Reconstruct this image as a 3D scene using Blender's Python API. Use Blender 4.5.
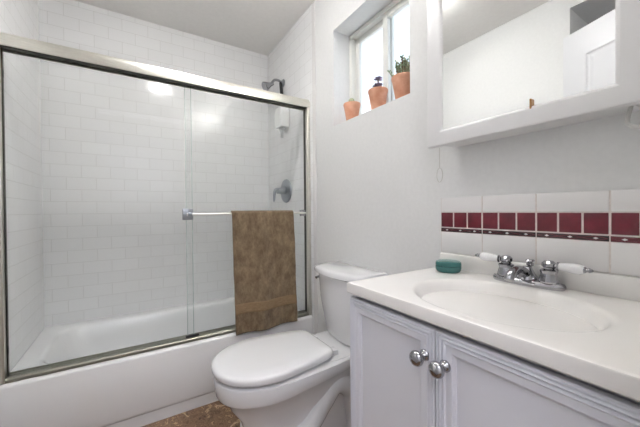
import bpy, bmesh, math, random
from mathutils import Vector, Matrix, noise
random.seed(7)
for o in list(bpy.data.objects): bpy.data.objects.remove(o)
SC = bpy.context.scene
COL = SC.collection
PI = math.pi

# ------------------------------------------------------------------ camera
F_PX, YAW, PITCH, ROLL, CAM_Z = 296.0, math.radians(32.1), math.radians(-0.57), math.radians(-0.5), 1.06
fwd = Vector((math.sin(YAW)*math.cos(PITCH), math.cos(YAW)*math.cos(PITCH), math.sin(PITCH)))
r0 = Vector((math.cos(YAW), -math.sin(YAW), 0)); u0 = r0.cross(fwd)
rgt = r0*math.cos(ROLL) + u0*math.sin(ROLL); upv = -r0*math.sin(ROLL) + u0*math.cos(ROLL)
cd = bpy.data.cameras.new('camera'); cam = bpy.data.objects.new('camera', cd); COL.objects.link(cam)
cam.matrix_world = Matrix(((rgt.x, upv.x, -fwd.x, 0), (rgt.y, upv.y, -fwd.y, 0), (rgt.z, upv.z, -fwd.z, CAM_Z), (0, 0, 0, 1)))
cd.sensor_width = 36; cd.lens = 36*F_PX/640; cd.clip_start = .01
SC.camera = cam

# ------------------------------------------------------------------ world, lights, exposure
W = bpy.data.worlds.new('world'); SC.world = W; W.use_nodes = True
wn = W.node_tree.nodes; wl = W.node_tree.links
bg = wn['Background']; bg.inputs[1].default_value = .72
tc = wn.new('ShaderNodeTexCoord'); sx = wn.new('ShaderNodeSeparateXYZ'); rp = wn.new('ShaderNodeValToRGB')
wl.new(tc.outputs['Generated'], sx.inputs[0]); wl.new(sx.outputs['Z'], rp.inputs[0]); wl.new(rp.outputs[0], bg.inputs[0])
rp.color_ramp.elements[0].position = .30; rp.color_ramp.elements[0].color = (.84, .93, 1, 1)
rp.color_ramp.elements[1].position = .80; rp.color_ramp.elements[1].color = (.42, .62, 1, 1)

def area(name, loc, rot, sx_, sy_, power, color):
    l = bpy.data.lights.new(name, 'AREA'); l.shape = 'RECTANGLE'; l.size = sx_; l.size_y = sy_
    l.energy = power; l.color = color
    o = bpy.data.objects.new(name, l); COL.objects.link(o); o.location = loc; o.rotation_euler = rot
    return o
# light of the adjoining hall, reaching the room through the doorway behind the camera
area('hall_light', (.05, -.85, 2.37), (0, 0, 0), 1.3, 1.0, 10, (.90, .90, 1.0))
LAMP_POWER, ADDED_UPLIGHT_POWER = 30, 128
SC.view_settings.view_transform = 'Standard'
SC.view_settings.look = 'None'
SC.view_settings.gamma = 1
SC.view_settings.use_curve_mapping = False
SC.view_settings.exposure = 1.32

# ------------------------------------------------------------------ materials
def srgb(r, g, b):
    f = lambda c: (c/255/12.92 if c <= 10 else ((c/255+.055)/1.055)**2.4)
    return (f(r), f(g), f(b), 1)
def mat(name, col, rough=.5, metal=0, spec=.5, coat=0):
    m = bpy.data.materials.new(name); m.use_nodes = True
    p = m.node_tree.nodes['Principled BSDF']
    p.inputs['Base Color'].default_value = col; p.inputs['Roughness'].default_value = rough
    p.inputs['Metallic'].default_value = metal; p.inputs['Specular IOR Level'].default_value = spec
    p.inputs['Coat Weight'].default_value = coat
    return m
def nodes(m): return m.node_tree.nodes, m.node_tree.links, m.node_tree.nodes['Principled BSDF']
def noisy(m, scale, c1, c2, bump=0, detail=4, lo=.35, hi=.65, dist=.002, stretch=None):
    n, l, p = nodes(m)
    t = n.new('ShaderNodeTexCoord'); x = n.new('ShaderNodeTexNoise')
    x.inputs['Scale'].default_value = scale; x.inputs['Detail'].default_value = detail
    if stretch:
        mp = n.new('ShaderNodeMapping'); mp.inputs['Scale'].default_value = stretch
        l.new(t.outputs['Object'], mp.inputs[0]); l.new(mp.outputs[0], x.inputs['Vector'])
    else: l.new(t.outputs['Object'], x.inputs['Vector'])
    r = n.new('ShaderNodeValToRGB'); r.color_ramp.elements[0].position = lo; r.color_ramp.elements[1].position = hi
    r.color_ramp.elements[0].color = c1; r.color_ramp.elements[1].color = c2
    l.new(x.outputs[0], r.inputs[0]); l.new(r.outputs[0], p.inputs['Base Color'])
    if bump:
        b = n.new('ShaderNodeBump'); b.inputs['Strength'].default_value = bump; b.inputs['Distance'].default_value = dist
        l.new(x.outputs[0], b.inputs['Height']); l.new(b.outputs[0], p.inputs['Normal'])
    return m
wall_m = mat('wall_paint', srgb(229, 228, 226), .6, spec=.3)
noisy(wall_m, 60, srgb(230, 230, 229), srgb(233, 233, 232), .05, dist=.001)
ceil_m = noisy(mat('ceiling_paint', srgb(224, 221, 217), .8, spec=.2), 40, srgb(240, 238, 235), srgb(243, 241, 238))
white_m = noisy(mat('white_trim_paint', srgb(232, 231, 231), .35), 8, srgb(231, 230, 230), srgb(234, 233, 233))
cab_m = noisy(mat('cabinet_paint', srgb(218, 219, 227), .32), 6, srgb(227, 228, 235), srgb(230, 231, 238))
vinyl_m = mat('window_vinyl', srgb(236, 236, 230), .35)
porc_m = mat('toilet_porcelain', srgb(236, 236, 237), .08, coat=.4)
tub_m = mat('tub_enamel', srgb(242, 242, 242), .14, coat=.3)
marble_m = noisy(mat('cultured_marble', srgb(238, 235, 231), .26, coat=.15), 5, srgb(238, 235, 231), srgb(240, 238, 235))
chrome_m = mat('chrome', (.42, .42, .44, 1), .08, 1)
dull_chrome_m = mat('dull_chrome', (.36, .38, .41, 1), .32, 1)
nickel_m = noisy(mat('brushed_nickel', srgb(205, 200, 186), .3, 1), 30, srgb(208, 206, 198), srgb(224, 222, 214), stretch=(1, 40, 40))
track_m = noisy(mat('weathered_nickel', srgb(150, 150, 140), .45, 1), 30, srgb(146, 146, 136), srgb(164, 163, 152), stretch=(1, 40, 40))
seal_m = mat('dark_channel', srgb(70, 70, 62), .5, .6)
bar_m = mat('satin_bar', (.86, .85, .82, 1), .3, 1)
black_m = mat('black_rubber', srgb(28, 28, 30), .5)
cord_m = mat('white_plastic_cord', srgb(206, 204, 200), .4)
plastic_m = mat('white_plastic', srgb(238, 238, 236), .3)
terra_m = noisy(mat('terracotta', srgb(214, 160, 134), .85, spec=.2), 25, srgb(206, 148, 120), srgb(222, 172, 146), .1)
soil_m = noisy(mat('soil', srgb(70, 50, 38), .95), 80, srgb(48, 34, 26), srgb(98, 72, 52), .5)
cactus_m = noisy(mat('cactus_skin', srgb(150, 158, 128), .6), 60, srgb(136, 146, 114), srgb(180, 184, 152))
purple_m = noisy(mat('succulent_leaf_purple', srgb(120, 108, 128), .5), 30, srgb(116, 116, 140), srgb(176, 156, 180))
leaf_m = noisy(mat('succulent_leaf_green', srgb(98, 118, 84), .5), 20, srgb(120, 150, 118), srgb(188, 190, 154))
stem_m = noisy(mat('succulent_stem', srgb(128, 104, 84), .8), 60, srgb(104, 84, 66), srgb(150, 124, 100))
red_m = noisy(mat('burgundy_glaze', srgb(112, 24, 40), .3, coat=.2), 28, srgb(88, 12, 28), srgb(112, 26, 42))
grout_m = noisy(mat('grout', srgb(214, 204, 200), .85), 120, srgb(212, 204, 199), srgb(222, 214, 209))
walltile_m = mat('white_glaze', srgb(234, 232, 231), .18, coat=.3)
border_m = mat('border_black_glaze', srgb(36, 22, 24), .5)
soap_m = mat('teal_glass', srgb(74, 134, 130), .12)
soap_m.node_tree.nodes['Principled BSDF'].inputs['Transmission Weight'].default_value = .35
door_m = mat('door_paint', srgb(226, 226, 229), .35)
dark_m = mat('hall_floor', srgb(120, 96, 76), .5)
brown_pl_m = mat('aged_plastic_cap', srgb(200, 180, 160), .5)
brass_m = mat('aged_brass', srgb(150, 110, 70), .3, 1)

def thin_glass(name, tint, f0=1.45, rough=0.0):
    m = bpy.data.materials.new(name); m.use_nodes = True
    n, l = m.node_tree.nodes, m.node_tree.links; n.remove(n['Principled BSDF'])
    tr = n.new('ShaderNodeBsdfTransparent'); tr.inputs[0].default_value = tint
    gl = n.new('ShaderNodeBsdfGlossy'); gl.inputs['Roughness'].default_value = rough
    fr = n.new('ShaderNodeFresnel')
    ge = n.new('ShaderNodeNewGeometry'); mr = n.new('ShaderNodeMapRange')   # same reflectance on both faces of the thin pane
    l.new(ge.outputs['Backfacing'], mr.inputs[0]); mr.inputs[3].default_value = f0; mr.inputs[4].default_value = 1/f0
    l.new(mr.outputs[0], fr.inputs[0])
    mx = n.new('ShaderNodeMixShader')
    l.new(fr.outputs[0], mx.inputs[0]); l.new(tr.outputs[0], mx.inputs[1]); l.new(gl.outputs[0], mx.inputs[2])
    l.new(mx.outputs[0], n['Material Output'].inputs[0])
    return m
glass_m = thin_glass('shower_glass', (.982, .990, .987, 1), 1.24)
clear_glass_m = thin_glass('clear_shower_glass', (.99, .995, .992, 1), 1.2)
edge_m = mat('glass_edge', srgb(196, 208, 204), .15)
pane_m = thin_glass('window_glass', (.98, .985, .99, 1))
bottle_m = thin_glass('clear_plastic', (.9, .9, .9, 1), 1.4)
mirror_m = mat('mirror_silver', (.93, .94, .935, 1), 0.0, 1)

def emission(name, col, s):
    m = bpy.data.materials.new(name); m.use_nodes = True
    n, l, p = nodes(m); p.inputs['Emission Color'].default_value = col; p.inputs['Emission Strength'].default_value = s
    return m

# subway tile, axes: 'xz' for the long wall, 'yz' for the end walls
def subway(name, ax):
    m = mat(name, srgb(238, 238, 238), .12, coat=.25)
    n, l, p = nodes(m)
    t = n.new('ShaderNodeTexCoord'); s = n.new('ShaderNodeSeparateXYZ'); c = n.new('ShaderNodeCombineXYZ')
    l.new(t.outputs['Object'], s.inputs[0])
    l.new(s.outputs['X' if ax == 'xz' else 'Y'], c.inputs[0]); l.new(s.outputs['Z'], c.inputs[1])
    mp = n.new('ShaderNodeMapping'); mp.inputs['Location'].default_value = (.055, -.355, 0); l.new(c.outputs[0], mp.inputs[0])
    b = n.new('ShaderNodeTexBrick'); l.new(mp.outputs[0], b.inputs['Vector'])
    b.inputs['Scale'].default_value = 1; b.inputs['Brick Width'].default_value = .152; b.inputs['Row Height'].default_value = .0775
    b.inputs['Mortar Size'].default_value = .0013; b.inputs['Mortar Smooth'].default_value = .3; b.offset = .5
    b.inputs['Color1'].default_value = srgb(242, 242, 242); b.inputs['Color2'].default_value = srgb(245, 245, 245)
    b.inputs['Mortar'].default_value = srgb(224, 223, 221)
    l.new(b.outputs['Color'], p.inputs['Base Color'])
    bm_ = n.new('ShaderNodeBump'); bm_.inputs['Strength'].default_value = .3; bm_.inputs['Distance'].default_value = .0015; bm_.invert = True
    l.new(b.outputs['Fac'], bm_.inputs['Height'])
    # slightly uneven hand-set glaze
    nz = n.new('ShaderNodeTexNoise'); nz.inputs['Scale'].default_value = 14; l.new(t.outputs['Object'], nz.inputs['Vector'])
    b2 = n.new('ShaderNodeBump'); b2.inputs['Strength'].default_value = .12; b2.inputs['Distance'].default_value = .004
    l.new(nz.outputs[0], b2.inputs['Height']); l.new(bm_.outputs[0], b2.inputs['Normal']); l.new(b2.outputs[0], p.inputs['Normal'])
    return m
tile_x_m = subway('subway_tile_long_wall', 'xz'); tile_y_m = subway('subway_tile_end_wall', 'yz')

# mottled brown stone-look vinyl floor
floor_m = mat('stone_vinyl', srgb(120, 92, 70), .35)
n, l, p = nodes(floor_m)
t = n.new('ShaderNodeTexCoord'); a = n.new('ShaderNodeTexNoise'); a.inputs['Scale'].default_value = 19; a.inputs['Detail'].default_value = 8
a.inputs['Roughness'].default_value = .68; a.inputs['Distortion'].default_value = 1.4
l.new(t.outputs['Object'], a.inputs['Vector'])
r = n.new('ShaderNodeValToRGB'); e = r.color_ramp.elements
e[0].position = .36; e[0].color = srgb(66, 46, 34); e[1].position = .66; e[1].color = srgb(206, 184, 152)
for po, co in ((.43, (116, 88, 66)), (.49, (142, 116, 90)), (.53, (92, 66, 50)), (.59, (166, 136, 104))):
    q = e.new(po); q.color = srgb(*co)
l.new(a.outputs[0], r.inputs[0]); l.new(r.outputs[0], p.inputs['Base Color'])

# towel terry
towel_m = mat('brown_terry', srgb(126, 104, 78), .95, spec=.1)
n, l, p = nodes(towel_m)
t = n.new('ShaderNodeTexCoord'); a = n.new('ShaderNodeTexNoise'); a.inputs['Scale'].default_value = 26; a.inputs['Detail'].default_value = 9; a.inputs['Roughness'].default_value = .8
mp = n.new('ShaderNodeMapping'); mp.inputs['Scale'].default_value = (1, 1, .55); mp.inputs['Rotation'].default_value = (0, .25, 0)
l.new(t.outputs['Object'], mp.inputs[0]); l.new(mp.outputs[0], a.inputs['Vector'])
r = n.new('ShaderNodeValToRGB'); e = r.color_ramp.elements
e[0].position = .34; e[0].color = srgb(86, 69, 50); e[1].position = .66; e[1].color = srgb(148, 128, 101)
l.new(a.outputs[0], r.inputs[0]); l.new(r.outputs[0], p.inputs['Base Color'])
f_ = n.new('ShaderNodeTexNoise'); f_.inputs['Scale'].default_value = 330; l.new(t.outputs['Object'], f_.inputs['Vector'])
b = n.new('ShaderNodeBump'); b.inputs['Strength'].default_value = .8; b.inputs['Distance'].default_value = .004
l.new(f_.outputs[0], b.inputs['Height']); l.new(b.outputs[0], p.inputs['Normal'])
p.inputs['Sheen Weight'].default_value = .3
band_m = noisy(mat('towel_band_weave', srgb(138, 116, 88), .85, spec=.1), 200, srgb(126, 104, 78), srgb(148, 126, 98), .4, stretch=(.2, 1, 3))

# ------------------------------------------------------------------ geometry helpers
def box(bm, a, b, bev=0, seg=2):
    x0, y0, z0 = [min(p_, q_) for p_, q_ in zip(a, b)]; x1, y1, z1 = [max(p_, q_) for p_, q_ in zip(a, b)]
    vs = [bm.verts.new(c) for c in ((x0,y0,z0),(x1,y0,z0),(x1,y1,z0),(x0,y1,z0),(x0,y0,z1),(x1,y0,z1),(x1,y1,z1),(x0,y1,z1))]
    fs = [bm.faces.new([vs[i] for i in q]) for q in ((3,2,1,0),(4,5,6,7),(0,1,5,4),(1,2,6,5),(2,3,7,6),(3,0,4,7))]
    if bev:
        es = list({e_ for f in fs for e_ in f.edges})
        bmesh.ops.bevel(bm, geom=es, offset=bev, segments=seg, affect='EDGES', profile=.5)
    return bm
def loft(bm, rings, cap0=True, cap1=True, closed=True):
    rv = [[bm.verts.new(p_) for p_ in ring] for ring in rings]
    n_ = len(rings[0])
    for a_, b_ in zip(rv, rv[1:]):
        for i in range(n_ if closed else n_-1):
            j = (i+1) % n_
            bm.faces.new((a_[i], a_[j], b_[j], b_[i]))
    if cap0: bm.faces.new(rv[0][::-1])
    if cap1: bm.faces.new(rv[-1])
    return rv
def frame_of(d):
    d = Vector(d).normalized()
    a_ = Vector((0, 0, 1)) if abs(d.z) < .9 else Vector((1, 0, 0))
    u_ = d.cross(a_).normalized(); return d, u_, d.cross(u_).normalized()
def lathe(bm, prof, origin, axis=(0, 0, 1), seg=32, sx=1, sy=1):
    """prof: (radius, distance along axis)"""
    d, u_, v_ = frame_of(axis); o = Vector(origin)
    rings = [[o + d*h + (u_*math.cos(2*PI*k/seg)*sx + v_*math.sin(2*PI*k/seg)*sy)*max(r_, 1e-4) for k in range(seg)] for r_, h in prof]
    return loft(bm, rings)
def tube(bm, pts, rad, seg=12, caps=True):
    pts = [Vector(p_) for p_ in pts]; rad = rad if isinstance(rad, (list, tuple)) else [rad]*len(pts)
    rings = []; up = None
    for i, p_ in enumerate(pts):
        d = (pts[min(i+1, len(pts)-1)] - pts[max(i-1, 0)]).normalized()
        if up is None: _, up, _ = frame_of(d)
        up = (up - d*up.dot(d)).normalized(); v_ = d.cross(up)
        rings.append([p_ + (up*math.cos(2*PI*k/seg) + v_*math.sin(2*PI*k/seg))*rad[i] for k in range(seg)])
    return loft(bm, rings, caps, caps)
def curve(pts, n_=6):
    P = [Vector(p_) for p_ in pts]; P = [2*P[0]-P[1]] + P + [2*P[-1]-P[-2]]; out = []
    for i in range(1, len(P)-2):
        for k in range(n_):
            t_ = k/n_; a_, b_, c_, d_ = P[i-1:i+3]
            out.append(.5*((2*b_) + (c_-a_)*t_ + (2*a_-5*b_+4*c_-d_)*t_**2 + (-a_+3*b_-3*c_+d_)*t_**3))
    return out + [P[-2]]
def obj(name, bm, m, parent=None, smooth=True, angle=35):
    bmesh.ops.recalc_face_normals(bm, faces=bm.faces[:])
    me = bpy.data.meshes.new(name); bm.to_mesh(me); bm.free()
    for q in (m if isinstance(m, (list, tuple)) else [m]): me.materials.append(q)
    o = bpy.data.objects.new(name, me); COL.objects.link(o)
    if smooth:
        for f in me.polygons: f.use_smooth = True
        me.set_sharp_from_angle(angle=math.radians(angle))
    if parent:
        o.parent = parent; o.matrix_parent_inverse = Matrix.Translation(-parent.location)
    return o
B = bmesh.new
def tag(o, label, cat, group=None):
    o['label'] = label; o['category'] = cat
    if group: o['group'] = group
    return o
def thing(name, loc, label, cat, group=None):
    o = bpy.data.objects.new(name, None); o.location = loc; o.empty_display_size = .05; COL.objects.link(o)
    return tag(o, label, cat, group)
def struct(name, bm, m, parent=None, label=None, smooth=False):
    o = obj(name, bm, m, parent, smooth)
    if not parent: o['kind'] = 'structure'
    if label: o['label'] = label
    return o
def boxobj(name, a, b_, m, parent=None, bev=0, seg=2):
    return obj(name, box(B(), a, b_, bev, seg), m, parent)

# ------------------------------------------------------------------ room shell
XT = .996      # face of the end-wall tile
XL, XR, YB, YF, ZC = -.482, 1.0, 2.421, .05, 2.405
WY0, WY1, WZ0, WZ1 = .865, 1.430, 1.556, 2.112      # window recess
struct('floor', box(B(), (XL-.15, -1.6, -.08), (XR+.15, YB+.1, 0)), floor_m)
struct('ceiling', box(B(), (XL-.5, -1.6, ZC), (XR+.15, YB+.1, ZC+.08)), ceil_m)
w = B()
X1 = XR+.17
for a_, b_ in (((XR, YF-.12, 0), (X1, WY0, ZC)), ((XR, WY1, 0), (X1, YB, ZC)), ((XR, WY0, 0), (X1, WY1, WZ0)), ((XR, WY0, WZ1), (X1, WY1, ZC))): box(w, a_, b_)
struct('wall_right', w, wall_m)
struct('wall_back', box(B(), (XL-.1, YB, 0), (XR+.15, YB+.1, ZC)), tile_x_m)
# left wall with the closet opening
CY0, CY1, CZ = .16, .735, 2.30
w = B()
for a_, b_ in (((XL-.12, CY1, 0), (XL, YB, ZC)), ((XL-.12, -.07, 0), (XL, CY0, ZC)), ((XL-.12, CY0, CZ), (XL, CY1, ZC))): box(w, a_, b_)
box(w, (XL-.42, CY0-.02, 0), (XL-.40, CY1+.02, ZC)); box(w, (XL-.40, CY1, 0), (XL-.12, CY1+.02, ZC)); box(w, (XL-.40, CY0-.02, 0), (XL-.12, CY0, ZC)); box(w, (XL-.40, CY0, CZ), (XL-.12, CY1, CZ+.02))
struct('wall_left', w, wall_m)
# front wall with the doorway the camera stands in
w = B()
for a_, b_ in (((XL-.12, YF-.12, 0), (-.42, YF, ZC)), ((.44, YF-.12, 0), (XR, YF, ZC)), ((-.42, YF-.12, 2.08), (.44, YF, ZC))): box(w, a_, b_)
struct('wall_front', w, wall_m)
# hallway side walls beyond the doorway
struct('wall_hall_left', box(B(), (-.75, -1.6, 0), (-.65, YF-.12, ZC)), wall_m)
struct('wall_hall_back', box(B(), (-.75, -1.7, 0), (.95, -1.6, ZC)), wall_m)
struct('wall_hall_right', box(B(), (.85, -1.6, 0), (.95, YF-.12, ZC)), wall_m)
# tile skins in the tub alcove (end walls)
w = box(B(), (XT, 1.668, 0), (XR+.001, YB, ZC)); 
struct('trim_1', w, tile_y_m)
w = box(B(), (XT-.001, 1.632, 0), (XR+.001, 1.670, ZC), .004)
struct('trim_2', w, walltile_m)
struct('trim_3', box(B(), (XL-.001, 1.64, 0), (XL+.009, YB, ZC)), tile_y_m)

# ------------------------------------------------------------------ window
win = struct('window_1', box(B(), (1.118, WY0, WZ0), (1.122, WY0+.004, WZ1)), vinyl_m)
def rect_frame(bm, x0, x1, y0, y1, z0, z1, t_, bev=.003):
    for a_, b_ in (((x0, y0, z0), (x1, y0+t_, z1)), ((x0, y1-t_, z0), (x1, y1, z1)), ((x0, y0+t_, z0), (x1, y1-t_, z0+t_)), ((x0, y0+t_, z1-t_), (x1, y1-t_, z1))): box(bm, a_, b_, bev)
    return bm
obj('window_frame', rect_frame(B(), 1.115, 1.175, WY0, WY1, WZ0, WZ1, .024), vinyl_m, win)
YM = 1.13
s1 = obj('sash', rect_frame(B(), 1.148, 1.168, YM-.02, WY1-.022, WZ0+.022, WZ1-.022, .034), vinyl_m, win)
s2 = obj('sash', rect_frame(B(), 1.122, 1.144, WY0+.022, YM+.022, WZ0+.022, WZ1-.022, .036), vinyl_m, win)
obj('pane', box(B(), (1.156, YM+.01, WZ0+.05), (1.160, WY1-.05, WZ1-.05)), pane_m, s1)
obj('pane', box(B(), (1.131, WY0+.05, WZ0+.05), (1.135, YM-.008, WZ1-.05)), pane_m, s2)

# ------------------------------------------------------------------ bathtub
def rrect(x0, x1, y0, y1, r_, z, n_=8):
    out = []
    for cx, cy, a0 in ((x1-r_, y1-r_, 0), (x0+r_, y1-r_, 90), (x0+r_, y0+r_, 180), (x1-r_, y0+r_, 270)):
        for k in range(n_+1):
            a_ = math.radians(a0 + 90*k/n_); out.append(Vector((cx+r_*math.cos(a_), cy+r_*math.sin(a_), z)))
    return out
TX0, TX1, TY0, TY1, TZ = XL+.010, XT-.001, 1.687, YB-.001, .362
tb = B()
loft(tb, [rrect(TX0, TX1, TY0+.016, TY1, .004, 0.001), rrect(TX0, TX1, TY0+.016, TY1, .004, .058), rrect(TX0, TX1, TY0+.004, TY1, .004, .068),
          rrect(TX0, TX1, TY0, TY1, .004, .08), rrect(TX0, TX1, TY0, TY1, .004, TZ-.016), rrect(TX0, TX1, TY0+.005, TY1, .004, TZ-.005), rrect(TX0+.001, TX1-.001, TY0+.016, TY1-.001, .004, TZ),
          rrect(-.400, .895, 1.795, 2.350, .13, TZ+.001), rrect(-.388, .885, 1.807, 2.338, .125, TZ-.004), rrect(-.378, .878, 1.815, 2.330, .12, TZ-.016),
          rrect(-.345, .86, 1.83, 2.312, .12, TZ-.09), rrect(-.27, .83, 1.85, 2.285, .12, .13), rrect(-.20, .79, 1.885, 2.25, .12, .085), rrect(-.1, .72, 1.95, 2.19, .1, .075)])
tub = thing('bathtub', (.27, 2.05, 0), 'white built-in alcove bathtub behind the sliding glass doors', 'bathtub')
obj('tub_shell', tb, tub_m, tub, angle=50)
d_ = B(); lathe(d_, [(.03, 0), (.03, .004), (.02, .006), (.0, .006)], (.68, 2.07, .076)); obj('drain', d_, chrome_m, tub)

# ------------------------------------------------------------------ shower enclosure frame
fr = thing('shower_door_frame', (.26, 1.72, TZ), 'brushed nickel frame of the sliding tub doors, fixed between the alcove walls', 'door frame')
Z_T = 1.798; Z_B = 1.741
h = B()
prof = [(1.697, Z_B), (1.697, Z_B+.030), (1.700, Z_B+.040), (1.708, Z_B+.044), (1.710, Z_T-.004), (1.714, Z_T), (1.768, Z_T), (1.772, Z_T-.006), (1.772, Z_B), (1.766, Z_B), (1.766, Z_B+.02), (1.703, Z_B+.02), (1.703, Z_B)]
loft(h, [[Vector((x_, y_, z_)) for y_, z_ in prof] for x_ in (XL+.010, XT-.001)])
obj('header_rail', h, nickel_m, fr, angle=25)
h = B()
prof = [(1.703, TZ+.002), (1.703, TZ+.014), (1.708, TZ+.020), (1.726, TZ+.021), (1.728, TZ+.010), (1.742, TZ+.010), (1.744, TZ+.018), (1.752, TZ+.018), (1.754, TZ+.010), (1.768, TZ+.010), (1.770, TZ+.018), (1.776, TZ+.018), (1.776, TZ+.002)]
loft(h, [[Vector((x_, y_, z_)) for y_, z_ in prof] for x_ in (XL+.010, XT-.001)])
obj('bottom_track', h, track_m, fr, angle=25)
obj('header_channel', box(B(), (XL+.012, 1.704, Z_B-.003), (XT-.002, 1.730, Z_B+.0195)), seal_m, fr, False)
for xa, xb, s_ in ((XL+.0095, XL+.0265, 1), (XT-.0005, XT-.022, -1)):
    j = B(); box(j, (xa, 1.700, TZ+.004), (xb, 1.728, Z_B+.004), .002)
    jb = obj('side_jamb', j, nickel_m, fr); obj('jamb_channel', box(B(), (xa, 1.728, TZ+.004), (xa+s_*(.020 if s_ > 0 else .012), 1.745 if s_ > 0 else 1.773, Z_B+.004), .001), seal_m, jb)
    for zz in (.47, 1.62):
        obj('bumper', box(B(), (xb-s_*.002, 1.7285, zz), (xa+s_*(.0215 if s_ > 0 else .0125), 1.742, zz+.035), .003), black_m, jb)
obj('door_guide', box(B(), (.225, 1.716, TZ+.0212), (.292, 1.7295, TZ+.032), .003), black_m, fr)

# sliding panels
pn = thing('sliding_glass_door', (.60, 1.735, TZ+.03), 'outer sliding glass door on the right with a towel bar', 'shower door')
g = B(); box(g, (.238, 1.731, TZ+.0125), (.962, 1.737, Z_B+.012)); obj('glass_panel', g, glass_m, pn, False)
g = B(); box(g, (.2355, 1.7305, TZ+.0125), (.238, 1.7375, Z_B+.012)); obj('glass_edge', g, edge_m, pn, False)
YBAR, ZBAR = 1.690, 1.046
g = B(); tube(g, [(.235, YBAR, ZBAR), (.948, YBAR, ZBAR)], .0070, 16); obj('towel_bar', g, bar_m, pn)
br = box(B(), (.216, 1.706, ZBAR-.030), (.268, 1.731, ZBAR+.030), .003); box(br, (.238, 1.682, ZBAR-.011), (.260, 1.707, ZBAR+.011), .003)
obj('bar_bracket', br, dull_chrome_m, pn)
br = box(B(), (.925, 1.706, ZBAR-.020), (.958, 1.731, ZBAR+.020), .003); box(br, (.935, 1.684, ZBAR-.009), (.950, 1.707, ZBAR+.009), .003)
obj('bar_bracket', br, chrome_m, pn)
pn2 = thing('sliding_glass_door', (-.1, 1.76, TZ+.03), 'inner clear sliding glass door on the left, in front of the long tiled wall', 'shower door')
g = B(); box(g, (XL+.024, 1.757, TZ+.0125), (.270, 1.763, Z_B+.012)); obj('glass_panel', g, clear_glass_m, pn2, False)
g = B(); box(g, (.270, 1.7565, TZ+.0125), (.2725, 1.7635, Z_B+.012)); obj('glass_edge', g, edge_m, pn2, False)

# ------------------------------------------------------------------ towel
TWX0, TWX1 = .466, .852
tw = thing('bath_towel', (.665, YBAR, ZBAR), 'brown terry bath towel folded over the bar of the glass door', 'towel')
def towel_point(s, t_):
    """s across 0..1, t_ along: 0 = back hem, then over the bar, 1 = front hem"""
    LB, LF, RB = .46, .688, .014
    Ltot = LB + PI*RB + LF; q = t_*Ltot
    skew = -.018*max(0, (q-LB)/LF) if q > LB else 0
    x_ = TWX0 + (TWX1-TWX0)*s
    if q < LB+.01: x_ += (.5-s)*.05*min(1, (LB+.01-q)/.05)
    if q < LB: y_, z_, dn = YBAR+RB, ZBAR-(LB-q), (LB-q)/LB
    elif q < LB+PI*RB:
        a_ = (q-LB)/RB; y_, z_, dn = YBAR+RB*math.cos(a_), ZBAR+RB*math.sin(a_), 0
    else:
        y_, z_, dn = YBAR-RB, ZBAR-(q-LB-PI*RB), (q-LB-PI*RB)/LF
    if q >= LB+PI*RB:
        wv = .007*math.sin(s*11+.6)*dn + .006*math.sin(s*5.2+dn*3)*dn + .005*noise.noise(Vector((s*6, dn*5, 1)))
        y_ += wv - .012*dn
        x_ += .012*dn*(1 if s > .5 else 1.4)*(1-abs(s-.5)*.4) + .006*noise.noise(Vector((s*2, dn*6, 4)))*dn
        z_ += .006*(s-.15)*dn + .004*math.sin(s*9)*dn
        if s > .9: y_ -= (s-.9)*.08*(dn**.5)
    return Vector((x_, y_, z_))
g = B(); NS, NT = 44, 120
vv = [[g.verts.new(towel_point(i/NS, j/NT)) for i in range(NS+1)] for j in range(NT+1)]
for j in range(NT):
    for i in range(NS): g.faces.new((vv[j][i], vv[j][i+1], vv[j+1][i+1], vv[j+1][i]))
o = obj('terry_cloth', g, towel_m, tw)
md = o.modifiers.new('thickness', 'SOLIDIFY'); md.thickness = .009; md.offset = 0
g = B(); JT = [.856+.048*k/8 for k in range(9)]
vv = [[g.verts.new(towel_point(i/NS, t_) + Vector((0, -.0055, 0))) for i in range(NS+1)] for t_ in JT]
for j in range(8):
    for i in range(NS): g.faces.new((vv[j][i], vv[j][i+1], vv[j+1][i+1], vv[j+1][i]))
o = obj('woven_band', g, band_m, tw); o['label'] = 'flat woven lighter band'
md = o.modifiers.new('thickness', 'SOLIDIFY'); md.thickness = .003; md.offset = 0

# ------------------------------------------------------------------ shower fittings
vl = thing('shower_valve', (XT, 2.07, 1.213), 'round dull chrome shower valve with lever on the tub end wall', 'faucet')
g = B(); lathe(g, [(.090, 0), (.092, .004), (.088, .010), (.06, .013), (0, .013)], (XT, 2.07, 1.213), (-1, 0, 0), 40); obj('trim_plate', g, dull_chrome_m, vl)
g = B(); lathe(g, [(.026, .01), (.026, .05), (.023, .055), (.023, .075), (.018, .08), (0, .08)], (XT, 2.07, 1.213), (-1, 0, 0), 28); obj('sleeve', g, dull_chrome_m, vl)
g = B(); tube(g, curve([(.925, 2.07, 1.225), (.905, 2.07, 1.218), (.896, 2.072, 1.19), (.893, 2.075, 1.13)]), [.012]*6+[.012]*6+[.011, .0105, .010, .0095, .009, .008, .006], 14); obj('lever', g, dull_chrome_m, vl)
sh = thing('shower_fixture', (XT, 2.104, 2.06), 'chrome shower arm and head above the door header', 'shower head')
FY, FZ = 2.11, 2.055
g = B(); lathe(g, [(.030, 0), (.030, .004), (.016, .016), (0, .016)], (XT, FY, FZ), (-1, 0, 0)); obj('flange', g, dull_chrome_m, sh)
g = B(); tube(g, curve([(.985, FY, FZ), (.955, FY, FZ+.012), (.92, FY, FZ+.006), (.895, FY, FZ-.028)]), .0095, 14); obj('arm', g, chrome_m, sh)
g = B(); lathe(g, [(.012, -.02), (.014, -.01), (.016, 0), (.018, .01), (.036, .05), (.038, .058), (.034, .062), (0, .060)], (.893, FY, FZ-.032), (-.85, 0, -.5), 28); obj('spray_head', g, chrome_m, sh)
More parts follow.
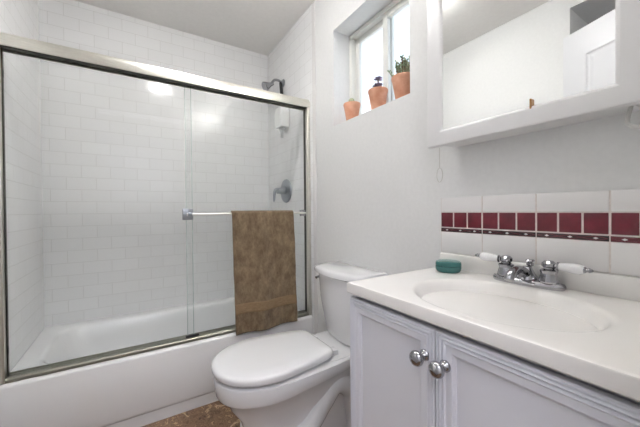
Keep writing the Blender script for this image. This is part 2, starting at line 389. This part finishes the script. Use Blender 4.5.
g = B(); tube(g, [(.972, FY-.003, FZ-.005), (.976, FY-.006, FZ-.05), (.978, FY-.01, FZ-.11)], [.011, .013, .012], 14); o = obj('hand_shower_holder', g, black_m, sh); o['label'] = 'dark handle hanging from the arm'
dp = thing('soap_dispenser', (XT, 2.05, 1.72), 'white wall-mounted dispenser with clear nozzle, seen through the glass below the shower head', 'dispenser')
dy0, dy1 = 1.995, 2.115
g = B(); loft(g, [rrect(.922, .9955, dy0+.012, dy1-.012, .012, 1.690), rrect(.918, .9955, dy0, dy1, .014, 1.72), rrect(.918, .9955, dy0, dy1, .014, 1.80), rrect(.925, .9955, dy0+.008, dy1-.008, .014, 1.835)]); obj('body', g, plastic_m, dp)
g = B(); lathe(g, [(.020, 0), (.020, -.02), (.012, -.028), (.010, -.075), (0, -.075)], (.955, 2.055, 1.690)); obj('nozzle', g, bottle_m, dp)

# ------------------------------------------------------------------ toilet
TY = 1.192
def egg(tip, back, hw, hb, z, n_=56, yc=TY, mid=None, pw=2.15, pb=4.6):
    """outline facing -X: rounded front, gently narrowing to a flat-ish back"""
    cx = mid if mid is not None else tip + (back-tip)*.52
    out = []
    for k in range(n_):
        a_ = 2*PI*k/n_; c_, s_ = math.cos(a_), math.sin(a_)
        if c_ >= 0:     # back half, towards the tank
            e_ = pb; rr = (abs(c_)**e_ + abs(s_)**e_)**(-1/e_)
            x_ = cx + (back-cx)*c_*rr; y_ = s_*rr*(hw + (hb-hw)*min(1, max(0, c_*rr))**1.1)
        else:
            rr = (abs(c_)**pw + abs(s_)**pw)**(-1/pw)
            x_ = cx + (cx-tip)*c_*rr; y_ = hw*s_*rr
        out.append(Vector((x_, yc+y_, z)))
    return out
to = thing('toilet', (.70, TY, 0), 'white two-piece toilet with the lid closed, between the tub and the vanity', 'toilet')
g = B()
def egz(tip, back, hw, hb, z0, z1, **k):
    q = egg(tip, back, hw, hb, 0, **k)
    for p_ in q: p_.z = z0 + (z1-z0)*max(0, (p_.x-tip)/(back-tip))**1.2
    return q
loft(g, [egg(.345, .955, .098, .095, .001, mid=.60), egg(.343, .955, .100, .096, .02, mid=.60), egg(.372, .95, .088, .084, .06, mid=.60), egg(.380, .945, .084, .08, .13, mid=.60),
         egg(.355, .945, .100, .09, .21, mid=.57), egz(.315, .945, .130, .10, .270, .295, mid=.53), egz(.298, .955, .148, .115, .318, .358, mid=.51),
         egz(.286, .965, .158, .128, .330, .366, mid=.50), egz(.266, .974, .174, .142, .332, .368, mid=.50), egz(.261, .978, .178, .146, .339, .374, mid=.50), egg(.257, .980, .181, .148, .394, mid=.50), egg(.260, .980, .179, .147, .402, mid=.50), egg(.272, .975, .168, .14, .406, mid=.50)])
obj('bowl', g, porc_m, to, angle=38)
for s_ in (1, -1):     # the trapway bulging out of the pedestal's side
    g = B(); yy = TY + s_*.083
    tube(g, curve([(.40, yy-s_*.03, .15), (.50, yy-s_*.008, .10), (.61, yy, .12), (.70, yy, .21), (.77, yy, .27), (.85, yy, .22), (.875, yy, .10), (.875, yy, .03)], 8), .046, 16)
    obj('trapway', g, porc_m, to)
    g = B(); lathe(g, [(.014, 0), (.014, .008), (.010, .017), (0, .020)], (.74, TY+s_*.112, .014)); obj('bolt_cap', g, brown_pl_m, to)
# deck under the tank
g = B(); loft(g, [rrect(.72, .985, TY-.115, TY+.115, .03, .358), rrect(.705, .99, TY-.140, TY+.140, .03, .372), rrect(.70, .992, TY-.146, TY+.146, .03, .402), rrect(.704, .990, TY-.142, TY+.142, .03, .410)])
obj('deck', g, porc_m, to)
g = B(); loft(g, [egg(.290, .70, .150, .122, .4045), egg(.288, .705, .152, .124, .408), egg(.288, .705, .152, .124, .419)]); obj('seat', g, porc_m, to)
LK = dict(mid=.47, pb=10, yc=TY+.010)
g = B(); loft(g, [egg(.260, .734, .180, .138, .4165, **LK), egg(.253, .741, .186, .144, .4195, **LK), egg(.251, .743, .188, .146, .425, **LK), egg(.251, .743, .188, .146, .438, **LK), egg(.255, .740, .185, .143, .446, **LK), egg(.268, .730, .175, .134, .4505, **LK), egg(.32, .68, .13, .10, .4535, **LK), egg(.44, .56, .05, .04, .455, **LK)])
obj('lid', g, porc_m, to, angle=60)
for s_ in (1, -1): obj('hinge', box(B(), (.746, TY+s_*.085-.022, .408), (.774, TY+s_*.085+.022, .432), .006), porc_m, to)
# tank: bowed front
def tankring(xf, xb, hw, bow, z, rc=.03, n_=18):
    out = [Vector((xb, TY-hw, z)), Vector((xb, TY+hw, z))]
    for k in range(n_+1):
        q = 1-2*k/n_; y_ = hw*q
        ed = max(0, (abs(q)-.86)/.14)
        x_ = xf + bow*(q*q) + rc*ed*ed
        out.append(Vector((x_, TY+y_, z)))
    return out
g = B(); loft(g, [tankring(.852, .985, .160, .04, .411, .035), tankring(.842, .985, .172, .04, .422, .035), tankring(.812, .985, .184, .045, .60, .035), tankring(.802, .985, .188, .045, .735, .035)]); obj('tank', g, porc_m, to, angle=45)
g = B(); loft(g, [tankring(.798, .988, .194, .045, .733, .035), tankring(.784, .990, .201, .045, .741, .035), tankring(.784, .990, .201, .045, .757, .035), tankring(.792, .988, .196, .045, .766, .035), tankring(.815, .982, .180, .045, .769, .035)]); obj('tank_lid', g, porc_m, to, angle=45)
lv = B(); lathe(lv, [(.013, 0), (.013, .01), (.008, .014), (.007, .022), (0, .022)], (.890, TY+.180, .700), (-.0, 1, 0), 20); tube(lv, [(.892, TY+.198, .700), (.862, TY+.199, .696), (.842, TY+.198, .692)], [.006, .006, .007], 12)
o = obj('flush_lever', lv, chrome_m, to); o['label'] = 'chrome flush lever'

# ------------------------------------------------------------------ vanity
VY0, VY1, VXF = .070, .706, .549
VZ = .808
va = thing('vanity_cabinet', (.78, .405, 0), 'white two-door bathroom vanity cabinet with framed recessed doors', 'cabinet')
g = box(B(), (VXF+.014, VY0, .10), (XR-.004, VY1, .118)); box(g, (VXF+.07, VY0+.01, .0), (XR-.004, VY1-.01, .10))
box(g, (VXF+.014, VY0, .118), (XR-.004, VY0+.016, VZ)); box(g, (VXF+.014, VY1-.016, .118), (XR-.004, VY1, VZ)); box(g, (XR-.012, VY0+.016, .118), (XR-.004, VY1-.016, VZ))
box(g, (VXF+.030, VY0+.016, .118), (VXF+.045, VY1-.016, VZ)); obj('carcass', g, cab_m, va, False)
def panel_door(y0, y1, z0, z1, xf, th=.018):
    prof_ = [(0, th), (0, .005), (.002, .001), (.005, .001), (.0065, .005), (.0085, .002), (.011, 0), (.0135, .002), (.015, .006), (.017, .003), (.0195, .001), (.022, .003), (.0235, .0045), (.037, .0045), (.038, .006), (.043, .009), (.0435, .0125), (.12, .0125)]
    rings = []
    for i_, d in prof_:
        x_ = xf + d
        rings.append([Vector((x_, y0+i_, z0+i_)), Vector((x_, y1-i_, z0+i_)), Vector((x_, y1-i_, z1-i_)), Vector((x_, y0+i_, z1-i_))])
    g_ = B(); loft(g_, rings); return g_
YSEAM = .408
d1 = obj('door', panel_door(YSEAM+.0015, VY1-.001, .115, .800, VXF-.006), cab_m, va, angle=12)
d2 = obj('door', panel_door(VY0+.001, YSEAM-.0015, .115, .800, VXF-.006), cab_m, va, angle=12)
def knob(parent, y_, z_):
    g_ = B(); x0 = VXF-.006+.0043
    lathe(g_, [(.0125, 0), (.0125, .003), (.009, .006), (.0055, .010), (.005, .016), (.008, .019), (.0145, .022), (.0168, .027), (.0168, .031), (.0145, .036), (.009, .0395), (0, .041)], (x0, y_, z_), (-1, 0, 0), 32, 1, 1)
    o_ = obj('knob', g_, chrome_m, parent, angle=60); o_['label'] = 'round chrome knob'
knob(d1, .435, .735); knob(d2, .384, .733)

# countertop with integral oval basin
CX0, CX1, CYA, CYB, CZT, CZB = .538, .9985, .052, .710, .845, .8135
BX, BY, SXE, SYE = .737, .380, .163, .202
vt = thing('washbasin_counter', (.77, .40, .81), 'cream white cultured marble vanity top with an oval basin', 'sink')
ang = sorted(set([2*PI*k/96 for k in range(96)] + [math.atan2(cy-BY, cx-BX) % (2*PI) for cx in (CX0, CX1) for cy in (CYA, CYB)]))
def rect_ring(ins, z):
    out = []
    for a_ in ang:
        c_, s_ = math.cos(a_), math.sin(a_)
        tx = ((CX1-ins-BX)/c_ if c_ > 1e-9 else (CX0+ins-BX)/c_ if c_ < -1e-9 else 9)
        ty = ((CYB-ins-BY)/s_ if s_ > 1e-9 else (CYA+ins-BY)/s_ if s_ < -1e-9 else 9)
        t_ = min(tx, ty); out.append(Vector((BX+c_*t_, BY+s_*t_, z)))
    return out
def ell(fx, z, dx=0): return [Vector((BX+dx+SXE*fx*math.cos(a_), BY+SYE*fx*math.sin(a_), z)) for a_ in ang]
g = B(); loft(g, [rect_ring(.03, CZB), rect_ring(.002, CZB), rect_ring(0, CZB+.003), rect_ring(0, CZT-.0045), rect_ring(.0013, CZT-.0013), rect_ring(.0045, CZT), rect_ring(.009, CZT), ell(1.085, CZT), ell(1.05, CZT-.0004), ell(1.02, CZT-.002), ell(.99, CZT-.006), ell(.955, CZT-.016), ell(.90, CZT-.038), ell(.80, CZT-.076), ell(.62, CZT-.112), ell(.40, CZT-.133), ell(.14, CZT-.140)], cap0=True)
obj('countertop', g, marble_m, vt, angle=26)
g = box(B(), (.977, CYA+.001, CZT-.003), (.9985, CYB-.001, .898), .006, 3)
obj('splash_lip', g, marble_m, vt)
g = B(); lathe(g, [(.022, 0), (.022, .003), (.016, .004), (0, .002)], (BX, BY, CZT-.1405)); obj('drain', g, chrome_m, vt)

# tiled splash on the wall
ts = thing('tile_backsplash', (.995, .40, .90), 'white wall tiles with a burgundy accent row above the vanity top', 'backsplash')
PITCH_T, TY1_ = .1578, .711
TBOT, T1, T2, T3, T4, TTOP = .899, .977, .991, .994, 1.050, 1.104
obj('grout_bed', box(B(), (.9905, CYA-.01, TBOT), (1.0005, TY1_, TTOP-.001)), grout_m, ts, False)
gw, gr_, gb = B(), B(), B()
edges = [TY1_ - PITCH_T*k for k in range(5)]
for k in range(4):
    y1, y0 = edges[k]-.0018, max(edges[k+1]+.0018, CYA-.01)
    box(gw, (.9895, y0, TBOT+.001), (.9985, y1, T1-.0015), .0015); box(gw, (.9895, y0, T4+.0015), (.9985, y1, TTOP), .0015)
    p3 = (edges[k]-edges[k+1])/3
    for j in range(3):
        box(gr_, (.9892, edges[k]-p3*(j+1)+.0024, T3+.001), (.9985, edges[k]-p3*j-.0024, T4-.0018), .0012)
obj('white_tiles', gw, walltile_m, ts); o = obj('accent_tiles', gr_, red_m, ts); o['label'] = 'row of square burgundy tiles'
for k in range(4):
    y1, y0 = edges[k]-.0012, edges[k+1]+.0012
    box(gb, (.9896, y0, T1), (.9985, y1, T2), .001)
nb = len(gb.faces)
for k in range(4):
    for ph in (0, PI):
        tube(gb, [(.9894, edges[k]-.003-(PITCH_T-.006)*i/60, (T1+T2)/2+.0042*math.sin(ph+i/60*3*PI)) for i in range(61)], .0009, 6)
nw = len(gb.faces)
for k in range(4):
    for j in range(3):
        yc = edges[k]-PITCH_T*(j+.5)/3; zc = (T1+T2)/2
        loft(gb, [[Vector((.9898, yc+a_, zc+b_)) for a_, b_ in ((.006, 0), (0, .003), (-.006, 0), (0, -.003))], [Vector((.9888, yc+a_, zc+b_)) for a_, b_ in ((.005, 0), (0, .0024), (-.005, 0), (0, -.0024))]])
for i, f in enumerate(gb.faces): f.material_index = 0 if i < nb else 1 if i < nw else 2
o = obj('border_strip', gb, [border_m, red_m, walltile_m], ts); o['label'] = 'thin dark border with crossing red waves and white diamonds'

# ------------------------------------------------------------------ faucet
fc = thing('faucet', (.953, .40, CZT), 'chrome two-handle basin faucet with white porcelain levers', 'faucet')
FX, FY_ = .944, .401
def stad(hx, hy, z, n_=40):
    out = []
    for k in range(n_):
        a_ = 2*PI*k/n_; c_, s_ = math.cos(a_), math.sin(a_)
        out.append(Vector((FX+hx*math.copysign(abs(c_)**.8, c_), FY_+hy*math.copysign(abs(s_)**.8, s_), z)))
    return out
g = B(); loft(g, [stad(.025, .088, CZT), stad(.026, .091, CZT+.004), stad(.026, .091, CZT+.011), stad(.023, .088, CZT+.016), stad(.016, .080, CZT+.0175)]); obj('base_plate', g, chrome_m, fc, angle=50)
for s_ in (1, -1):
    yh = FY_+s_*.054; z0 = CZT+.0165
    g = B(); lathe(g, [(.0235, 0), (.024, .004), (.0215, .013), (.0185, .024), (.0205, .030), (.0205, .033), (.013, .037), (.0125, .040), (.0165, .043), (.0165, .052), (.010, .058), (0, .060)], (FX, yh, z0), seg=12); hb = obj('handle_hub', g, chrome_m, fc, angle=20)
    ax = Vector((-.05, s_, .04 if s_ > 0 else .0)).normalized()
    st = Vector((FX, yh, z0+.046)) + ax*.012
    g = B(); lathe(g, [(.007, 0), (.007, .006), (.0115, .008), (.0115, .010)], st, ax, 18); obj('lever_ferrule', g, chrome_m, hb)
    g = B(); lathe(g, [(.008, .062), (.0075, .066), (.005, .068), (.006, .074), (.003, .080), (0, .081)], st, ax, 18); obj('lever_tip', g, chrome_m, hb)
    g = B(); lathe(g, [(.006, .009), (.0095, .012), (.0105, .02), (.0135, .042), (.0135, .055), (.010, .062), (.006, .063)], st, ax, 22); o = obj('lever', g, porc_m, hb); o['label'] = 'white porcelain lever'
g = B(); lathe(g, [(.027, 0), (.026, .006), (.019, .016), (.014, .026), (.011, .034), (0, .036)], (FX+.004, FY_, CZT+.0165), seg=28)
tube(g, curve([(FX-.002, FY_, CZT+.026), (FX-.026, FY_, CZT+.040), (FX-.056, FY_, CZT+.046), (FX-.088, FY_, CZT+.038), (FX-.098, FY_, CZT+.024)]), [.014]*6+[.013]*12+[.012]*6+[.0115], 18)
obj('spout', g, chrome_m, fc)
g = B(); lathe(g, [(.0045, 0), (.0045, .020), (.009, .024), (.0095, .029), (.006, .033), (.012, .037), (.009, .041), (0, .042)], (FX+.022, FY_, CZT+.028), seg=20); obj('lift_knob', g, chrome_m, fc)

# ------------------------------------------------------------------ soap dish
sd = thing('soap_dish', (.918, .631, CZT), 'round teal glass dish standing at the far corner of the vanity top', 'dish')
g = B(); lathe(g, [(.030, 0), (.037, .002), (.041, .008), (.042, .018), (.041, .021), (.038, .0215), (.0, .0215)], (.918, .631, CZT), seg=40); obj('dish', g, soap_m, sd)
g = B(); lathe(g, [(.038, .0218), (.0415, .023), (.0415, .031), (.040, .035), (.036, .037), (0, .038)], (.918, .631, CZT), seg=40); obj('cover', g, soap_m, sd)

# ------------------------------------------------------------------ mirror cabinet
MX, MZ0, MZ1, MY0, MY1 = .900, 1.283, 1.98, .150, .702
mc = thing('mirror_cabinet', (.95, .42, MZ0), 'white framed mirror cabinet hung on the wall above the vanity', 'mirror cabinet')
obj('cabinet_box', box(B(), (MX+.024, MY0+.035, MZ0+.004), (XR+.0, MY1-.045, MZ1-.005)), white_m, mc, False)
def mframe():
    prof_ = [(0, .023), (0, .004), (.003, .001), (.010, 0), (.050, 0), (.055, .002), (.058, .005), (.060, .010), (.060, .014)]
    rings = []
    for i_, d in prof_:
        x_ = MX+d; rings.append([Vector((x_, MY0+i_, MZ0+i_*.89)), Vector((x_, MY1-i_, MZ0+i_*.89)), Vector((x_, MY1-i_, MZ1-i_)), Vector((x_, MY0+i_, MZ1-i_))])
    rings.append([Vector((MX+.023, p_.y, p_.z)) for p_ in rings[-1]])
    g_ = B(); rv = loft(g_, rings, False, False)
    n_ = 4
    for i in range(n_): g_.faces.new((rv[-1][i], rv[-1][(i+1) % n_], rv[0][(i+1) % n_], rv[0][i]))
    return g_
dr = obj('door', mframe(), white_m, mc, angle=20)
obj('mirror', box(B(), (MX+.008, MY0+.0585, MZ0+.0515), (MX+.012, MY1-.0585, MZ1-.0585)), mirror_m, dr, False)
g = B(); box(g, (MX-.002, .370, MZ0+.044), (MX+.009, .374, MZ0+.071), .001); o = obj('clip', g, brass_m, dr); o['label'] = 'small brownish metal clip at the lower edge of the mirror'

# cords hanging below the mirror cabinet
def hang(name, pts, r_, label):
    g_ = B(); tube(g_, curve(pts, 8), r_, 8); return tag(obj(name, g_, cord_m), label, 'cord')
cy = .690
pc = B(); tube(pc, [(.955, cy, MZ0+.004), (.955, cy, 1.213)], .0014, 6)
tube(pc, [(.955, cy+.012*math.sin(a_), 1.187+.026*math.cos(a_)) for a_ in [2*PI*k/24 for k in range(25)]], .0014, 6)
tag(obj('pull_cord', pc, cord_m), 'thin white pull cord with a loop below the left end of the mirror cabinet', 'cord')
hang('power_cord', [(.945, .192, MZ0+.005), (.940, .196, 1.262), (.930, .193, 1.245), (.925, .180, 1.235), (.920, .160, 1.233), (.92, .13, 1.245), (.93, .11, 1.285)], .0042, 'white cord looping down below the right end of the mirror cabinet')

# ------------------------------------------------------------------ potted plants on the window sill
def pot(t_, x_, y_, r_=.050, hgt=.110):
    g_ = B(); rb = r_*.64; lathe(g_, [(rb*.9, 0), (rb, .002), (r_*.93, hgt*.80), (r_, hgt*.90), (r_*1.01, hgt*.96), (r_*.985, hgt), (r_*.88, hgt), (r_*.84, hgt-.012)], (x_, y_, WZ0+.001), seg=36)
    obj('pot', g_, terra_m, t_, angle=24)
    g_ = B(); lathe(g_, [(r_*.86, 0), (r_*.86, .004), (r_*.5, .008), (0, .009)], (x_, y_, WZ0+.001+hgt-.0135), seg=24); obj('soil', g_, soil_m, t_)
    return WZ0+hgt-.006
GP = 'terracotta pots on the window sill'
px, py = 1.055, 1.330
t_ = thing('potted_cactus', (px, py, WZ0), 'terracotta pot with a tiny round cactus, farthest from the camera on the window sill', 'potted plant', GP)
zt = pot(t_, px, py, .048, .106)
g = B(); S = 40
prof = [(.004, 0), (.012, .004), (.0155, .013), (.0150, .026), (.010, .035), (.001, .038)]
loft(g, [[Vector((px+r_*(1+.10*math.cos(10*2*PI*k/S))*math.cos(2*PI*k/S), py+.004+r_*(1+.10*math.cos(10*2*PI*k/S))*math.sin(2*PI*k/S), zt+.004+h_)) for k in range(S)] for r_, h_ in prof]); obj('cactus', g, cactus_m, t_)
def leaf(bm, base, d, ln, wd, th):
    base = Vector(base); d, u_, v_ = frame_of(d); rings = []
    for q, f in ((0, .25), (.2, .7), (.5, 1), (.8, .75), (.95, .35), (1, .05)):
        rings.append([base + d*ln*q + u_*math.cos(2*PI*k/8)*wd*f + v_*math.sin(2*PI*k/8)*th*f for k in range(8)])
    loft(bm, rings)
px, py = 1.055, 1.118
t_ = thing('potted_succulent', (px, py, WZ0), 'terracotta pot with a small purple-grey rosette succulent, in the middle of the window sill', 'potted plant', GP)
zt = pot(t_, px, py, .050, .110)
g = B(); tube(g, [(px, py, zt-.004), (px+.002, py+.002, zt+.02), (px, py-.002, zt+.062)], [.005, .0045, .004], 8); obj('stem', g, stem_m, t_)
for (dx, dy, dz, s_) in ((0, 0, .026, 1.15), (.002, -.002, .060, 1.0)):
    g = B()
    for k in range(14):
        a_ = k*2.4; el = .15+.07*k
        leaf(g, (px+dx+.003*math.cos(a_), py+dy+.003*math.sin(a_), zt+dz), (math.cos(a_)*math.cos(el), math.sin(a_)*math.cos(el), math.sin(el)), (.024-.0007*k)*s_, .0085*s_, .004*s_)
    obj('rosette', g, purple_m, t_)
px, py = 1.055, .950
t_ = thing('potted_jade_plant', (px, py, WZ0), 'terracotta pot with a bushy green stick succulent, nearest to the camera on the window sill', 'potted plant', GP)
zt = pot(t_, px, py, .054, .112)
gs, gl = B(), B(); rnd = random.Random(11)
for k in range(20):
    a_ = rnd.uniform(0, 2*PI); sp = rnd.uniform(.006, .030); b0 = Vector((px+sp*math.cos(a_), py+sp*math.sin(a_), zt-.004))
    lean = rnd.uniform(.008, .035); hh = rnd.uniform(.040, .090)
    if k == 0: a_, lean, hh, b0 = 1.65, .050, .072, Vector((px-.004, py+.036, zt-.003))
    if k == 1: hh = .078; lean = .008
    tip = b0 + Vector((lean*math.cos(a_), lean*math.sin(a_), hh)); mid = (b0+tip)/2 + Vector((math.cos(a_), math.sin(a_), 0))*.003
    tube(gs, curve([b0, mid, tip], 4), .0024, 6)
    for j in range(12):
        q = .15+.85*j/11; bp = b0.lerp(tip, q); az = j*2.4+k; el = rnd.uniform(.3, 1.0)
        leaf(gl, bp, (math.cos(az)*math.cos(el), math.sin(az)*math.cos(el), math.sin(el)), rnd.uniform(.010, .016), .005, .0034)
obj('stems', gs, stem_m, t_); obj('leaves', gl, leaf_m, t_)

# ------------------------------------------------------------------ closet door (seen in the mirror)
hx, hy = XL+.016, .740; ddir = Vector((.36, -.933, 0)).normalized(); nrm = Vector((ddir.y*-1, ddir.x, 0))
cdw, cz0, cz1 = .50, .012, 2.105
ct = thing('closet_door', (hx, hy, 0), 'white panelled closet door standing ajar at the left wall, seen in the mirror', 'door')
def dpt(u_, z_, d): q = Vector((hx, hy, 0)) + ddir*u_ + nrm*d; return Vector((q.x, q.y, z_))
g = B(); loft(g, [[dpt(u_, z_, d) for u_, z_ in ((0, cz0), (cdw, cz0), (cdw, cz1), (0, cz1))] for d in (0, .034)]); obj('slab', g, door_m, ct, False)
for za, zb in ((.25, .95), (1.10, 1.955)):
    g = B(); ua, ub = .125, cdw-.125
    loft(g, [[dpt(u_, z_, d) for u_, z_ in ((ua+i_, za+i_), (ub-i_, za+i_), (ub-i_, zb-i_), (ua+i_, zb-i_))] for i_, d in ((0, .033), (.004, .042), (.014, .044), (.022, .038), (.030, .037), (.05, .041))])
    obj('raised_panel', g, door_m, ct, angle=10)
g = B(); q = dpt(cdw-.05, .95, .034); lathe(g, [(.024, 0), (.022, .006), (.010, .012), (.010, .03), (.024, .04), (.024, .055), (0, .062)], q, nrm, 24); obj('knob', g, nickel_m, ct)

# ------------------------------------------------------------------ ceiling lamp
lm = emission('lamp_diffuser', (1, .99, .975, 1), LAMP_POWER)
cl = thing('ceiling_lamp', (.25, 1.27, ZC), 'round white flush ceiling lamp in front of the bathtub, outside the frame', 'lamp')
g = B(); lathe(g, [(.110, 0), (.110, -.02), (.104, -.024), (0, -.024)], (.25, 1.27, ZC), seg=40); obj('base', g, white_m, cl)
g = B(); lathe(g, [(.095, -.024), (.092, -.045), (.075, -.062), (.040, -.072), (0, -.074)], (.25, 1.27, ZC), seg=40); obj('diffuser', g, lm, cl)

# ------------------------------------------------------------------ added unseen uplight above the mirror cabinet, soft fill off the ceiling
gm = emission('added_uplight_glow', (1, .99, .975, 1), ADDED_UPLIGHT_POWER)
vlg = thing('added_uplight', (.985, .426, 2.14), 'white uplight trough added out of view above the mirror cabinet to brighten the ceiling', 'lamp')
obj('back_bar', box(B(), (.985, .16, 2.10), (XR, .69, 2.20), .004), white_m, vlg)
g = B(); pts = [(.985, 2.125), (.93, 2.11), (.89, 2.13), (.875, 2.19), (.879, 2.19), (.893, 2.135), (.931, 2.116), (.985, 2.130)]
loft(g, [[Vector((x_, yy, z_)) for x_, z_ in pts] for yy in (.15, .70)])
for yy in (.15, .696): loft(g, [[Vector((x_, y2, z_)) for x_, z_ in ((.985, 2.13), (.93, 2.114), (.892, 2.133), (.877, 2.19), (.985, 2.19))] for y2 in (yy, yy+.004)])
obj('trough', g, white_m, vlg)
obj('fill_strip', box(B(), (.905, .17, 2.140), (.965, .68, 2.150), .003), gm, vlg)
